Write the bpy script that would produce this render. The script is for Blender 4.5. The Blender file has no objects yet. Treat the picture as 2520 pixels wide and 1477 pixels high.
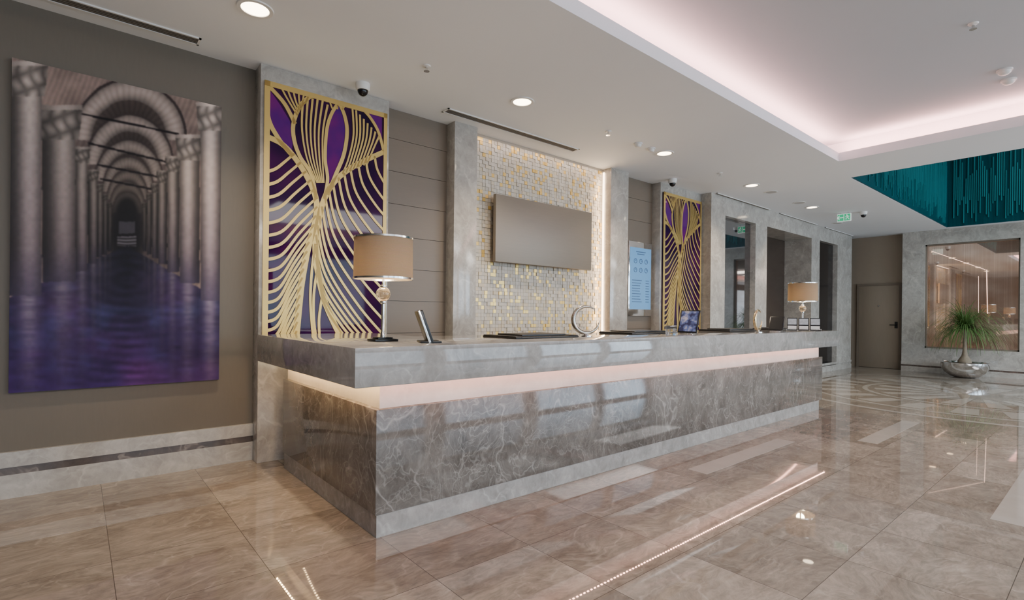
import bpy, bmesh, math, random
import numpy as np
from mathutils import Vector, Matrix
random.seed(7)
C = bpy.context.scene.collection
PI = math.pi
# ------------------------------------------------------------------ camera model
F=1270.0; CX=1260.0; CY=773.0; RHO=math.radians(.6); TH=math.atan(1507/F); HC=1.25
CEIL=3.29; UP=3.60
cr,sr=math.cos(RHO),math.sin(RHO)
Fv=Vector((math.cos(TH),math.sin(TH),0)); Rv=Vector((math.sin(TH),-math.cos(TH),0)); Zv=Vector((0,0,1))
CAM=Vector((0,0,HC))
def ray(px,py):
    dx=px-CX; dy=CY-py
    a=dx*cr-dy*sr; b=dx*sr+dy*cr
    return Fv+Rv*(a/F)+Zv*(b/F)
def onY(px,py,Y):
    d=ray(px,py); return CAM+d*(Y/d.y)
def onX(px,py,X):
    d=ray(px,py); return CAM+d*(X/d.x)
def onZ(px,py,Z):
    d=ray(px,py); return CAM+d*((Z-HC)/d.z)
def project(P):
    v=P-np.array(CAM); f=np.array(Fv); r=np.array(Rv)
    dep=v@f; a=F*(v@r)/dep; b=F*v[:,2]/dep
    return CX+a*cr+b*sr, CY-(-a*sr+b*cr)
cd=bpy.data.cameras.new('camera'); cam=bpy.data.objects.new('camera',cd); C.objects.link(cam)
cd.sensor_width=36; cd.sensor_fit='HORIZONTAL'; cd.lens=36*F/2520; cd.shift_y=(CY-738.5)/2520
cd.clip_start=.05
xa=Rv*cr+Zv*sr; ya=-Rv*sr+Zv*cr; za=-Fv
cam.matrix_world=Matrix(((xa.x,ya.x,za.x,0),(xa.y,ya.y,za.y,0),(xa.z,ya.z,za.z,HC),(0,0,0,1)))
bpy.context.scene.camera=cam
# ------------------------------------------------------------------ materials
def L3(c): return (c[0],c[1],c[2],1)
def newmat(name):
    m=bpy.data.materials.new(name); m.use_nodes=True
    return m,m.node_tree,m.node_tree.nodes['Principled BSDF']
def nd(nt,t,**kw):
    n=nt.nodes.new(t)
    for k,v in kw.items(): setattr(n,k,v)
    return n
def mixc(nt,fac,a,b,blend='MIX'):
    n=nd(nt,'ShaderNodeMix',data_type='RGBA',blend_type=blend)
    for i,v in ((0,fac),(6,a),(7,b)):
        if isinstance(v,(int,float)): n.inputs[i].default_value=v
        elif isinstance(v,tuple): n.inputs[i].default_value=v
        else: nt.links.new(v,n.inputs[i])
    return n.outputs[2]
def coords(nt,scale=(1,1,1)):
    t=nd(nt,'ShaderNodeTexCoord'); mp=nd(nt,'ShaderNodeMapping')
    mp.inputs['Scale'].default_value=scale
    nt.links.new(t.outputs['Object'],mp.inputs['Vector']); return mp.outputs['Vector']
def noise(nt,vec,scale,detail=4,rough=.55):
    n=nd(nt,'ShaderNodeTexNoise'); n.inputs['Scale'].default_value=scale
    n.inputs['Detail'].default_value=detail; n.inputs['Roughness'].default_value=rough
    nt.links.new(vec,n.inputs['Vector']); return n
def ramp(nt,fac,stops):
    r=nd(nt,'ShaderNodeValToRGB'); e=r.color_ramp.elements
    while len(e)<len(stops): e.new(.5)
    for i,(p,c) in enumerate(stops): e[i].position=p; e[i].color=c if len(c)==4 else L3(c)
    nt.links.new(fac,r.inputs['Fac']); return r.outputs['Color']
def math1(nt,op,a,b=0.0):
    n=nd(nt,'ShaderNodeMath',operation=op); nt.links.new(a,n.inputs[0]); n.inputs[1].default_value=b; return n.outputs[0]
def vmath(nt,op,a,b=None):
    n=nd(nt,'ShaderNodeVectorMath',operation=op)
    for i,v in ((0,a),(1,b)):
        if v is None: continue
        if isinstance(v,tuple): n.inputs[i].default_value=v
        else: nt.links.new(v,n.inputs[i])
    return n.outputs['Vector']
def plain(name,col,rough=.5,metal=0,var=.06,scale=6,stretch=(1,1,1),emit=None,es=0,bump=0,trans=0,ior=1.45,spec=None):
    m,nt,b=newmat(name)
    v=coords(nt,stretch); n=noise(nt,v,scale)
    c=mixc(nt,n.outputs['Fac'],L3([x*(1-var) for x in col]),L3([min(1,x*(1+var)) for x in col]))
    nt.links.new(c,b.inputs['Base Color'])
    b.inputs['Roughness'].default_value=rough; b.inputs['Metallic'].default_value=metal
    b.inputs['IOR'].default_value=ior
    if trans: b.inputs['Transmission Weight'].default_value=trans
    if spec is not None: b.inputs['Specular IOR Level'].default_value=spec
    if emit: b.inputs['Emission Color'].default_value=L3(emit); b.inputs['Emission Strength'].default_value=es
    if bump:
        bn=nd(nt,'ShaderNodeBump'); bn.inputs['Strength'].default_value=bump; bn.inputs['Distance'].default_value=.01
        nt.links.new(n.outputs['Fac'],bn.inputs['Height']); nt.links.new(bn.outputs['Normal'],b.inputs['Normal'])
    return m
def marble(name,c1,c2,vein,scale=2.0,ridges=((2,.03,.4),),crackles=(),rough=.1,tile=None,stretch=(1,1,1),lo=.3,hi=.7,fine=0,mlo=.38,mhi=.62,ddet=4,rdet=3,warp=1.0,spec=.5):
    m,nt,b=newmat(name)
    v=coords(nt)
    mort=None
    if tile:
        flat=vmath(nt,'MULTIPLY',v,(1,1,0))
        off=vmath(nt,'ADD',flat,(-tile[2],-tile[3],0))
        sn=vmath(nt,'SNAP',off,(tile[0],tile[1],1))
        wn=nd(nt,'ShaderNodeTexWhiteNoise',noise_dimensions='2D'); nt.links.new(sn,wn.inputs['Vector'])
        sh=vmath(nt,'SCALE',wn.outputs['Color']); sh.node.inputs['Scale'].default_value=17
        v2=vmath(nt,'ADD',v,sh)
        br=nd(nt,'ShaderNodeTexBrick'); br.offset=0; br.squash=1
        br.inputs['Scale'].default_value=1; br.inputs['Brick Width'].default_value=tile[0]; br.inputs['Row Height'].default_value=tile[1]
        br.inputs['Mortar Size'].default_value=.0018; br.inputs['Mortar Smooth'].default_value=.2
        nt.links.new(off,br.inputs['Vector']); mort=br.outputs['Fac']
        v=v2
    if stretch!=(1,1,1): v=vmath(nt,'MULTIPLY',v,stretch)
    d=noise(nt,v,scale*.9,ddet,.5)
    dc=vmath(nt,'SUBTRACT',d.outputs['Color'],(.5,.5,.5)); ds=vmath(nt,'SCALE',dc); ds.node.inputs['Scale'].default_value=warp/scale
    vv=vmath(nt,'ADD',v,ds)
    n=noise(nt,vv,scale*1.5,9,.68)
    base=ramp(nt,n.outputs['Fac'],[(lo,c1),(hi,c2)])
    for k,(s,w,am) in enumerate(ridges):
        r=noise(nt,vmath(nt,'ADD',vv,(3.1*k+1,7.7*k,2.3*k)),s,rdet,.45)
        a=math1(nt,'ABSOLUTE',math1(nt,'SUBTRACT',r.outputs['Fac'],.5))
        f=ramp(nt,a,[(0,(am,am,am)),(w,(0,0,0))])
        msk=noise(nt,v,scale*(1.3+.6*k),3)
        f2=ramp(nt,msk.outputs['Fac'],[(mlo,(0,0,0)),(mhi,(1,1,1))])
        base=mixc(nt,mixc(nt,1.0,f,f2,'MULTIPLY'),base,L3(vein))
    for k,(s,w,am) in enumerate(crackles):
        vo=nd(nt,'ShaderNodeTexVoronoi',feature='DISTANCE_TO_EDGE'); vo.inputs['Scale'].default_value=s
        sc_=vmath(nt,'SCALE',noise(nt,v,s*1.1,4).outputs['Color']); sc_.node.inputs['Scale'].default_value=1.0/s
        nt.links.new(vmath(nt,'ADD',vmath(nt,'ADD',vv,(1.7*k,.9*k,4.1*k)),sc_),vo.inputs['Vector'])
        f=ramp(nt,vo.outputs['Distance'],[(0,(am,am,am)),(w,(0,0,0))])
        msk=noise(nt,vmath(nt,'ADD',v,(5.0*k,0,2.0*k)),1.6+.9*k,4); f2=ramp(nt,msk.outputs['Fac'],[(.36,(.05,.05,.05)),(.62,(1,1,1))])
        base=mixc(nt,mixc(nt,1.0,f,f2,'MULTIPLY'),base,L3(vein))
    if fine:
        fn=noise(nt,vmath(nt,'MULTIPLY',vv,(1,3,1) if tile else (1.5,1.5,1)),11,6,.7)
        base=mixc(nt,fine,base,ramp(nt,fn.outputs['Fac'],[(.35,(.25,.25,.25)),(.65,(.75,.75,.75))]),'OVERLAY')
    if tile:
        tint=ramp(nt,wn.outputs['Value'],[(0,(.75,.735,.72)),(1,(1.04,1.04,1.04))])
        base=mixc(nt,1.0,base,tint,'MULTIPLY')
        base=mixc(nt,mort,base,L3([x*.5 for x in c1]))
    nt.links.new(base,b.inputs['Base Color'])
    b.inputs['Roughness'].default_value=rough; b.inputs['Specular IOR Level'].default_value=spec
    return m
M={}
M['marble']=marble('light_marble',(.32,.297,.265),(.49,.462,.42),(.61,.58,.53),2.6,((2.2,.02,.5),(5,.03,.4)),rough=.12,fine=.2)
M['counter']=marble('grey_marble',(.24,.229,.214),(.375,.359,.338),(.50,.482,.457),3.0,((2.4,.015,.5),(6,.03,.35)),rough=.05,fine=.25)
M['band']=marble('band_marble',(.50,.47,.44),(.62,.59,.55),(.68,.65,.61),3,((3,.02,.4),),rough=.6)
M['dark']=marble('dark_marble',(.070,.062,.054),(.205,.184,.164),(.39,.367,.34),1.8,((1.1,.007,.65),(2.4,.011,.55),(5.5,.016,.42)),crackles=((3.2,.016,.38),(7.5,.028,.30),(19,.05,.18)),rough=.07,lo=.30,hi=.72,warp=1.2,spec=.38,fine=.32,stretch=(1.15,1,.85))
M['stripe']=marble('brown_marble',(.05,.038,.032),(.13,.10,.085),(.33,.28,.24),3,((4,.02,.6),),rough=.12)
M['floor']=marble('floor_marble',(.195,.158,.125),(.385,.330,.275),(.50,.445,.385),1.9,((1.8,.014,.45),(4.5,.018,.35)),rough=.022,tile=(.58,.58,.14,.33),stretch=(1,1.25,1),fine=.36)
M['inlay']=plain('inlay_marble',(.40,.36,.315),.05,var=.12)
M['brown']=plain('brown_wallcovering',(.135,.114,.088),.55,var=.06,scale=60,stretch=(1,1,.15),bump=.04)
M['brownpanel']=plain('brown_panel',(.175,.139,.104),.42,var=.05,scale=25,stretch=(.2,1,3))
M['endwall']=plain('taupe_end_panel',(.30,.242,.182),.45,var=.05,scale=25,stretch=(1,.2,3))
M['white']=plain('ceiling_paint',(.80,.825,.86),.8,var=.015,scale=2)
M['coveshade']=plain('cove_shade',(.50,.53,.565),.8,var=.015,scale=2)  # ceiling white darkened and cooled, shade put into the colour
M['wplastic']=plain('white_plastic',(.78,.77,.75),.35,var=.02)
M['matte']=plain('matte_board',(.55,.53,.5),.9,var=.02,spec=.1)
M['black']=plain('black_plastic',(.012,.012,.013),.3,var=.1)
M['leather']=plain('black_leather',(.014,.013,.013),.42,var=.25,scale=90,bump=.15)
M['slot']=plain('dark_slot',(.03,.028,.026),.7)
M['chrome']=plain('chrome',(.75,.74,.72),.15,1,var=.03)
M['steel']=plain('brushed_steel',(.80,.80,.81),.12,1,var=.06,scale=20)
M['champagne']=plain('champagne_metal',(.25,.212,.17),.48,.45,var=.05,scale=90,stretch=(.05,1,1))
M['gold']=plain('gold_lacquer',(.56,.395,.13),.34,.5,var=.06,scale=3)
M['goldtile']=plain('gold_tile',(.80,.55,.17),.3,.35,var=.15,scale=30)
M['stone']=plain('white_stone_tile',(.60,.545,.46),.5,var=.07,scale=25)
M['pearl']=plain('pearl_stone_tile',(.53,.47,.385),.4,var=.07,scale=25)
M['cream']=plain('cream_stone_tile',(.61,.52,.385),.5,var=.08,scale=25)
M['grout']=plain('grout',(.34,.30,.245),.8)
M['glass']=plain('clear_glass',(.95,.95,.95),.03,trans=1,var=.01)
M['amber']=plain('amber_crystal',(.85,.68,.47),.03,trans=.85,var=.02)
M['mirror']=plain('smoked_mirror',(.30,.30,.31),.03,.95,var=.05)
M['darkglass']=plain('dark_niche_panel',(.018,.016,.016),.12,var=.2)
M['niche']=plain('niche_brown',(.05,.036,.028),.2,var=.1)
M['door']=plain('door_veneer',(.265,.212,.157),.42,var=.08,scale=10,stretch=(6,6,.4))
M['led']=plain('led_pink',(.9,.7,.65),.5,emit=(1,.47,.33),es=115)
M['ledwarm']=plain('led_warm',(.9,.8,.6),.5,emit=(1,.64,.30),es=210)
M['ledpure']=plain('led_side',(.9,.8,.6),.5,emit=(1,.74,.50),es=9)
M['lens']=plain('downlight_lens',(.9,.85,.75),.5,emit=(1,.80,.55),es=14)
M['bulb']=plain('bulb',(.9,.85,.75),.5,emit=(1,.78,.52),es=6)
M['copper']=plain('copper_reflection',(.8,.5,.38),.4,emit=(1,.62,.46),es=2.2)  # emission imitating copper lights mirrored in the recess glass
M['green']=plain('exit_green',(.02,.42,.20),.4,emit=(.03,.6,.28),es=.5)
M['exitwhite']=plain('exit_white',(.8,.85,.82),.4,emit=(.8,.9,.85),es=.5)
M['screen']=plain('blue_screen',(.06,.16,.30),.25,emit=(.20,.46,.82),es=.55,var=.08,scale=3)
M['screenink']=plain('screen_ink',(.05,.10,.2),.3,emit=(.06,.14,.3),es=.25)
M['leaf']=plain('palm_leaf',(.085,.165,.04),.5,var=.5,scale=9)
M['bark']=plain('bark',(.26,.21,.15),.8,var=.3,scale=18,bump=.6)
M['soil']=plain('soil',(.07,.05,.035),.9,var=.4,scale=30,bump=.6)
M['frame']=plain('window_frame',(.12,.12,.125),.4)
M['paper']=plain('leaflet_paper',(.45,.48,.52),.4,var=.4,scale=25)
M['teal']=plain('teal_wall',(.003,.055,.068),.25,var=.5,scale=9,stretch=(4,4,.15))
M['tealbar']=plain('teal_bar',(.018,.19,.21),.25,var=.6,scale=6,stretch=(3,3,.1))
M['silverring']=plain('silver_ring',(.50,.46,.40),.26,1,var=.1)
M['goldring']=plain('gold_ring',(.70,.55,.33),.26,1,var=.1)
M['grille']=plain('speaker_grille',(.5,.49,.48),.6)
M['domeglass']=plain('dome_glass',(.008,.008,.01),.06)
def mk_linen():
    m,nt,b=newmat('linen_shade')
    v=coords(nt,(1,1,1)); n=noise(nt,v,160,2); n2=noise(nt,coords(nt,(10,10,220)),1,2)
    c=mixc(nt,n.outputs['Fac'],(.30,.232,.160,1),(.40,.315,.222,1)); c=mixc(nt,.25,c,n2.outputs['Color'],'SOFT_LIGHT')
    nt.links.new(c,b.inputs['Base Color']); b.inputs['Roughness'].default_value=.9
    tr=nd(nt,'ShaderNodeBsdfTranslucent'); tr.inputs['Color'].default_value=(.46,.36,.24,1)
    mx=nd(nt,'ShaderNodeMixShader'); mx.inputs[0].default_value=.35
    nt.links.new(b.outputs[0],mx.inputs[1]); nt.links.new(tr.outputs[0],mx.inputs[2])
    nt.links.new(mx.outputs[0],nt.nodes['Material Output'].inputs['Surface']); return m
M['linen']=mk_linen()
def mk_purple(name,a,bc,sc):
    m,nt,b=newmat(name)
    n=noise(nt,coords(nt),sc,2)
    nt.links.new(ramp(nt,n.outputs['Fac'],[(.35,a),(.65,bc)]),b.inputs['Base Color'])
    b.inputs['Roughness'].default_value=.04; b.inputs['Specular IOR Level'].default_value=.24
    return m
M['purple']=mk_purple('purple_glass',(.009,.0014,.025),(.042,.004,.048),2.2)
M['purpleleaf']=mk_purple('purple_leaf_glass',(.05,.004,.15),(.15,.008,.14),3)
def mk_window():
    m,nt,b=newmat('threaded_glass')
    n=noise(nt,coords(nt,(1,40,.2)),1.8,5); n2=noise(nt,coords(nt,(1,.9,1.6)),1.6,2)
    c=ramp(nt,n.outputs['Fac'],[(.3,(.54,.48,.44)),(.52,(.62,.56,.51)),(.75,(.76,.70,.65))])
    c2=ramp(nt,n2.outputs['Fac'],[(.35,(.76,.65,.57)),(.65,(.98,.95,.92))])
    c=mixc(nt,1.0,c,c2,'MULTIPLY')
    nt.links.new(c,b.inputs['Base Color']); b.inputs['Roughness'].default_value=.02; b.inputs['Metallic'].default_value=.88
    e=mixc(nt,1.0,c,(1,.66,.52,1),'MULTIPLY'); nt.links.new(e,b.inputs['Emission Color']); b.inputs['Emission Strength'].default_value=.12  # weak emission added so the glass looks brighter
    return m
M['threads']=mk_window()
def mk_paint():
    m,nt,b=newmat('painted_canvas')
    a=nd(nt,'ShaderNodeAttribute'); a.attribute_name='Col'
    n=noise(nt,coords(nt,(1,1,1)),160,2)
    c=mixc(nt,.10,a.outputs['Color'],n.outputs['Color'],'SOFT_LIGHT')
    nt.links.new(c,b.inputs['Base Color']); b.inputs['Roughness'].default_value=.5; b.inputs['Specular IOR Level'].default_value=.15
    return m
M['paint']=mk_paint()
M['canvasedge']=plain('canvas_edge',(.06,.045,.06),.6)
def mk_tablet():
    m,nt,b=newmat('tablet_picture')
    n=noise(nt,coords(nt),14,2)
    c=ramp(nt,n.outputs['Fac'],[(.38,(.03,.03,.08)),(.5,(.12,.15,.32)),(.62,(.45,.40,.45))])
    nt.links.new(c,b.inputs['Base Color']); nt.links.new(c,b.inputs['Emission Color']); b.inputs['Emission Strength'].default_value=.3
    b.inputs['Roughness'].default_value=.1; return m
M['tablet']=mk_tablet()
# ------------------------------------------------------------------ mesh helpers
class MB:
    def __init__(s): s.bm=bmesh.new()
    def _join(s,t,mi=0,mx=None):
        for f in t.faces: f.material_index=mi
        if mx is not None: bmesh.ops.transform(t,matrix=mx,verts=t.verts)
        me=bpy.data.meshes.new('t'); t.to_mesh(me); t.free(); s.bm.from_mesh(me); bpy.data.meshes.remove(me); return s
    def box(s,x0,x1,y0,y1,z0,z1,bev=0,mi=0,mx=None,seg=2):
        t=bmesh.new(); bmesh.ops.create_cube(t,size=1)
        bmesh.ops.scale(t,vec=(x1-x0,y1-y0,z1-z0),verts=t.verts)
        bmesh.ops.translate(t,vec=((x0+x1)/2,(y0+y1)/2,(z0+z1)/2),verts=t.verts)
        if bev: bmesh.ops.bevel(t,geom=t.edges[:],offset=bev,segments=seg,affect='EDGES',profile=.5)
        return s._join(t,mi,mx)
    def prism(s,pts,z0,z1,bev=0,mi=0,mx=None):
        t=bmesh.new()
        lo=[t.verts.new((p[0],p[1],z0)) for p in pts]; hi=[t.verts.new((p[0],p[1],z1)) for p in pts]
        n=len(pts); t.faces.new(hi); t.faces.new(lo[::-1])
        for i in range(n): t.faces.new((lo[i],lo[(i+1)%n],hi[(i+1)%n],hi[i]))
        bmesh.ops.recalc_face_normals(t,faces=t.faces)
        if bev: bmesh.ops.bevel(t,geom=t.edges[:],offset=bev,segments=2,affect='EDGES',profile=.5)
        return s._join(t,mi,mx)
    def lathe(s,prof,seg=40,mi=0,mx=None,closed=False):
        t=bmesh.new(); rings=[]
        for r,z in prof:
            if r<1e-6: rings.append([t.verts.new((0,0,z))])
            else: rings.append([t.verts.new((r*math.cos(2*PI*i/seg),r*math.sin(2*PI*i/seg),z)) for i in range(seg)])
        pr=list(zip(rings[:-1],rings[1:]))
        if closed: pr.append((rings[-1],rings[0]))
        for A,B in pr:
            for i in range(seg):
                j=(i+1)%seg
                if len(A)==1 and len(B)==1: continue
                if len(A)==1: t.faces.new((A[0],B[i],B[j]))
                elif len(B)==1: t.faces.new((A[i],A[j],B[0]))
                else: t.faces.new((A[i],A[j],B[j],B[i]))
        bmesh.ops.recalc_face_normals(t,faces=t.faces)
        for f in t.faces: f.smooth=True
        return s._join(t,mi,mx)
    def tube(s,pts,rad,seg=10,mi=0,mx=None):
        t=bmesh.new(); rings=[]; n=len(pts)
        pts=[Vector(p) for p in pts]
        for k,p in enumerate(pts):
            d=(pts[min(k+1,n-1)]-pts[max(k-1,0)]).normalized()
            up=Vector((0,1,0)) if abs(d.y)<.9 else Vector((1,0,0))
            a=d.cross(up).normalized(); b=d.cross(a).normalized()
            r=rad[k] if isinstance(rad,(list,tuple)) else rad
            rings.append([t.verts.new(p+a*r*math.cos(2*PI*i/seg)+b*r*math.sin(2*PI*i/seg)) for i in range(seg)])
        for A,B in zip(rings[:-1],rings[1:]):
            for i in range(seg):
                j=(i+1)%seg; t.faces.new((A[i],A[j],B[j],B[i]))
        t.faces.new(rings[0][::-1]); t.faces.new(rings[-1])
        bmesh.ops.recalc_face_normals(t,faces=t.faces)
        for f in t.faces: f.smooth=True
        return s._join(t,mi,mx)
    def face(s,pts,mi=0):
        f=s.bm.faces.new([s.bm.verts.new(p) for p in pts]); f.material_index=mi; return s
def absloc(o):
    v=Vector((0,0,0))
    while o: v+=o.location; o=o.parent
    return v
def obj(name,mb,mats,parent=None,world=False,smooth=True):
    bm=mb.bm
    if world and parent: bmesh.ops.translate(bm,vec=-absloc(parent),verts=bm.verts)
    me=bpy.data.meshes.new(name); bm.to_mesh(me); bm.free()
    for m in (mats if isinstance(mats,(list,tuple)) else [mats]): me.materials.append(M[m] if isinstance(m,str) else m)
    try: me.set_sharp_from_angle(angle=math.radians(40))
    except Exception: pass
    o=bpy.data.objects.new(name,me); C.objects.link(o); o.parent=parent
    return o
def tag(o,label=None,cat=None,group=None,kind=None):
    if label: o['label']=label
    if cat: o['category']=cat
    if group: o['group']=group
    if kind: o['kind']=kind
    return o
def thing(name,label,cat,loc=(0,0,0),rz=0,group=None):
    o=bpy.data.objects.new(name,None); C.objects.link(o); o.location=loc; o.rotation_euler=(0,0,rz); o.empty_display_size=.1
    return tag(o,label,cat,group)
def struct(name,mb,mats,label=None,parent=None):
    o=obj(name,mb,mats,parent)
    if not parent: tag(o,label,'room',None,'structure')
    return o
def dup(root,loc,rz=None,label=None):
    def rec(o,p):
        c=o.copy(); C.objects.link(c); c.parent=p
        for ch in o.children: rec(ch,c)
        return c
    r=rec(root,None); r.location=loc
    if rz is not None: r.rotation_euler=(0,0,rz)
    if label: r['label']=label
    return r
def area(name,loc,rot,sx,sy,power,col):
    l=bpy.data.lights.new(name,'AREA'); l.shape='RECTANGLE'; l.size=sx; l.size_y=sy; l.energy=power; l.color=col
    o=bpy.data.objects.new(name,l); C.objects.link(o); o.location=loc; o.rotation_euler=rot; return o
# ------------------------------------------------------------------ room shell
YW=4.75; YP=4.58; YN=4.40; XE=15.10; XD=15.35; XL=-4.0; YB=-7.0
def wx(px,Y,py=560): return onY(px,py,Y).x
struct('floor',MB().box(XL-.1,XD+.1,YB-.1,YW+.6,-.1,0),'floor','polished beige marble tile floor')
CV=(-2.5,7.594,-5.5,2.42); AT=(8.606,14.9,-5.0,2.59)
mb=MB(); t=.11
for x0,x1,y0,y1 in ((XL-.1,XD+.1,AT[3],YW+.6),(XL-.1,AT[0],CV[3],AT[3]),(CV[1],AT[0],YB,CV[3]),(AT[1],XD+.1,YB,AT[3]),
                    (XL-.1,CV[0],YB,CV[3]),(CV[0],CV[1],YB,CV[2]),(AT[0],AT[1],YB,AT[2])):
    mb.box(x0,x1,y0,y1,CEIL,CEIL+t)
g=.24
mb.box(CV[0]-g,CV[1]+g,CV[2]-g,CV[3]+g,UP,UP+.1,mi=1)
mb.box(CV[0]-g,CV[1]+g,CV[3]+g,CV[3]+g+.08,CEIL+t-.02,UP+.1); mb.box(CV[0]-g,CV[1]+g,CV[2]-g-.08,CV[2]-g,CEIL+t-.02,UP+.1)
mb.box(CV[1]+g,CV[1]+g+.08,CV[2]-g,CV[3]+g,CEIL+t-.02,UP+.1); mb.box(CV[0]-g-.08,CV[0]-g,CV[2]-g,CV[3]+g,CEIL+t-.02,UP+.1)
struct('ceiling',mb,['white','coveshade'],'white ceiling with raised lit cove')
# atrium
mb=MB(); z0,z1=CEIL+.004,6.0
mb.box(AT[0],AT[1],AT[3]-.02,AT[3]-.005,z0,z1); mb.box(AT[1]-.02,AT[1]-.005,AT[2],AT[3],z0,z1)
mb.box(AT[0]+.005,AT[0]+.02,AT[2],AT[3],z0,z1); mb.box(AT[0],AT[1],AT[2],AT[2]+.02,z0,z1); mb.box(AT[0],AT[1],AT[2],AT[3],z1,z1+.05)
struct('wall_atrium',mb,'teal','teal clad walls inside the ceiling opening')
mb=MB()
for k in range(170):
    x=AT[0]+.15+k*(AT[1]-AT[0]-.3)/170; a=random.uniform(3.33,3.9); b=a+random.uniform(.5,1.8)
    mb.box(x-.007,x+.007,AT[3]-.035,AT[3]-.019,a,min(b,5.95))
for k in range(220):
    y=AT[2]+.1+k*(AT[3]-AT[2]-.2)/220; a=random.uniform(3.33,3.9); b=a+random.uniform(.5,1.8)
    mb.box(AT[1]-.04,AT[1]-.019,y-.009,y+.009,a,min(b,5.95))
struct('trim_1',mb,'tealbar','vertical teal glass strips lining the ceiling opening')
# reception wall, other walls
mb=MB(); mb.box(XL-.1,8.02,YW,YW+.1,0,CEIL+.05); struct('wall_reception',mb,'brown','taupe wall behind the reception desk')
mb=MB(); mb.box(8.0,XD+.1,YN+.62,YN+.7,0,CEIL+.05); struct('wall_niche',mb,'niche','dark wall behind the niches')
mb=MB(); mb.box(XL-.1,XL,YB,YW,0,CEIL+.05); struct('wall_left',mb,'brown')
# window wall behind the viewer
mb=MB(); mb.box(XL-.1,XD+.1,YB-.1,YB,0,.3); mb.box(XL-.1,XD+.1,YB-.1,YB,2.95,CEIL+.05)
nw=5; pw=.7; span=(XD-XL-pw)/nw
for k in range(nw+1): mb.box(XL+k*span,XL+k*span+pw,YB-.1,YB,.3,2.95)
struct('wall_back',mb,'brown')
for k in range(nw):
    a=XL+k*span+pw; b=XL+(k+1)*span; mb=MB()
    for q in range(4):
        x=a+(b-a)*q/3; mb.box(max(a,x-.03),min(b,x+.03),YB-.08,YB-.02,.3,2.95)
    mb.box(a,b,YB-.08,YB-.02,.3,.36); mb.box(a,b,YB-.08,YB-.02,2.89,2.95); mb.box(a,b,YB-.08,YB-.02,2.2,2.25)
    struct('window_%d'%(k+2),mb,'frame')
    area('window_daylight',((a+b)/2,YB+.06,1.62),(PI/2,0,0),b-a,2.6,(75,75,110,205,275)[k],(.62,.81,1))
for x,pwr in ((0,370),(5.0,325)): area('added_fill_light',(x,-3.6,UP-.05),(0,0,0),3.6,2.6,pwr,(1,.985,.97))  # added overhead fill lamps out of view, not real ceiling panels
area('added_fill_light',(11.6,-3.6,CEIL+.2),(0,0,0),4,2,430,(1,.985,.97))  # further added fill lamp for the far end
# pilasters
xs=dict(p1=(wx(638,YP),wx(955,YP)),p2=(wx(1117,YP),wx(1173,YP)),p3=(wx(1503,YP),wx(1546,YP)),p4=(wx(1625,YP),wx(1728,YP)))
for i,k in enumerate(('p1','p2','p3','p4')):
    a,b=xs[k]; struct('trim_%d'%(i+2),MB().box(a,b,YP,YW,0,CEIL,.004),'marble','polished light marble pilaster')
# niche marble wall
xn=[wx(1750,YN),wx(1785,YN),wx(1860,YN),wx(1888,YN),wx(1998,YN),wx(2018,YN),wx(2062,YN),wx(2097,YN)]
mb=MB(); ZT=2.97
for a,b in ((xn[0],xn[1]),(xn[2],xn[3]),(xn[4],xn[5]),(xn[6],xn[7])): mb.box(a,b,YN,YN+.6,.13,ZT)
mb.box(xn[0],xn[7],YN,YN+.6,ZT,CEIL); mb.box(xn[0],xn[7],YN,YN+.6,0,.13)
struct('wall_marble',mb,'marble','light marble wall with tall dark niches')
struct('trim_6',MB().box(xn[0]-.01,xn[7],YN-.015,YN,0,.1).box(xn[0]-.01,xn[7],YN-.015,YN,.15,.2),'marble')
struct('wall_mirror_one',MB().box(xn[1]+.004,xn[2]-.004,YN+.1,YN+.12,.135,ZT-.004),'mirror','smoked mirror in the first niche')
struct('wall_niche_two',MB().box(xn[3]+.004,xn[4]-.004,YN+.56,YN+.58,.135,ZT-.004),'niche')
struct('wall_niche_three',MB().box(xn[5]+.004,xn[6]-.004,YN+.1,YN+.12,.135,ZT-.004),'darkglass')
# panelled recesses
def panelling(name,a,b):
    mb=MB(); h=.325; off=.07
    zs=[0]+[off+h*k for k in range(1,11) if off+h*k<CEIL-.02]+[CEIL]
    for p,q in zip(zs[:-1],zs[1:]): mb.box(a,b,YW-.02,YW,p+.002,q-.002)
    struct(name,mb,'brownpanel','taupe horizontal wall panels')
panelling('trim_7',xs['p1'][1],xs['p2'][0]); panelling('trim_8',xs['p3'][1],xs['p4'][0])
# mosaic wall
ma,mbx=xs['p2'][1],xs['p3'][0]; ts=.0425
mb=MB(); mb.box(ma,mbx,YW-.02,YW,.5,CEIL,mi=3)
nx=int((mbx-ma-.03)/ts); nz=int((CEIL-.75)/ts)
for i in range(nx):
    for j in range(nz):
        x=ma+.01+i*ts; z=.75+j*ts; r=random.random(); mi=0 if r<.42 else (4 if r<.64 else (1 if r<.86 else 2))
        d=random.choice((.004,.006,.009,.013)); y=YW-.02-d; s=ts-.003
        x1=x+s; z1_=z+s; yb=YW-.02
        v=[(x,y,z),(x1,y,z),(x1,y,z1_),(x,y,z1_),(x,yb,z),(x1,yb,z),(x1,yb,z1_),(x,yb,z1_)]
        for q in ((0,1,2,3),(0,4,5,1),(3,2,6,7),(0,3,7,4),(1,5,6,2)): mb.face([v[w] for w in q],mi)
struct('wall_mosaic',mb,['stone','cream','goldtile','grout','pearl'],'white and gold raised square mosaic wall')
struct('trim_9',MB().box(mbx-.022,mbx-.008,YW-.06,YW-.036,.75,CEIL-.05),'ledpure','glowing strip along the mosaic edge')
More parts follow.
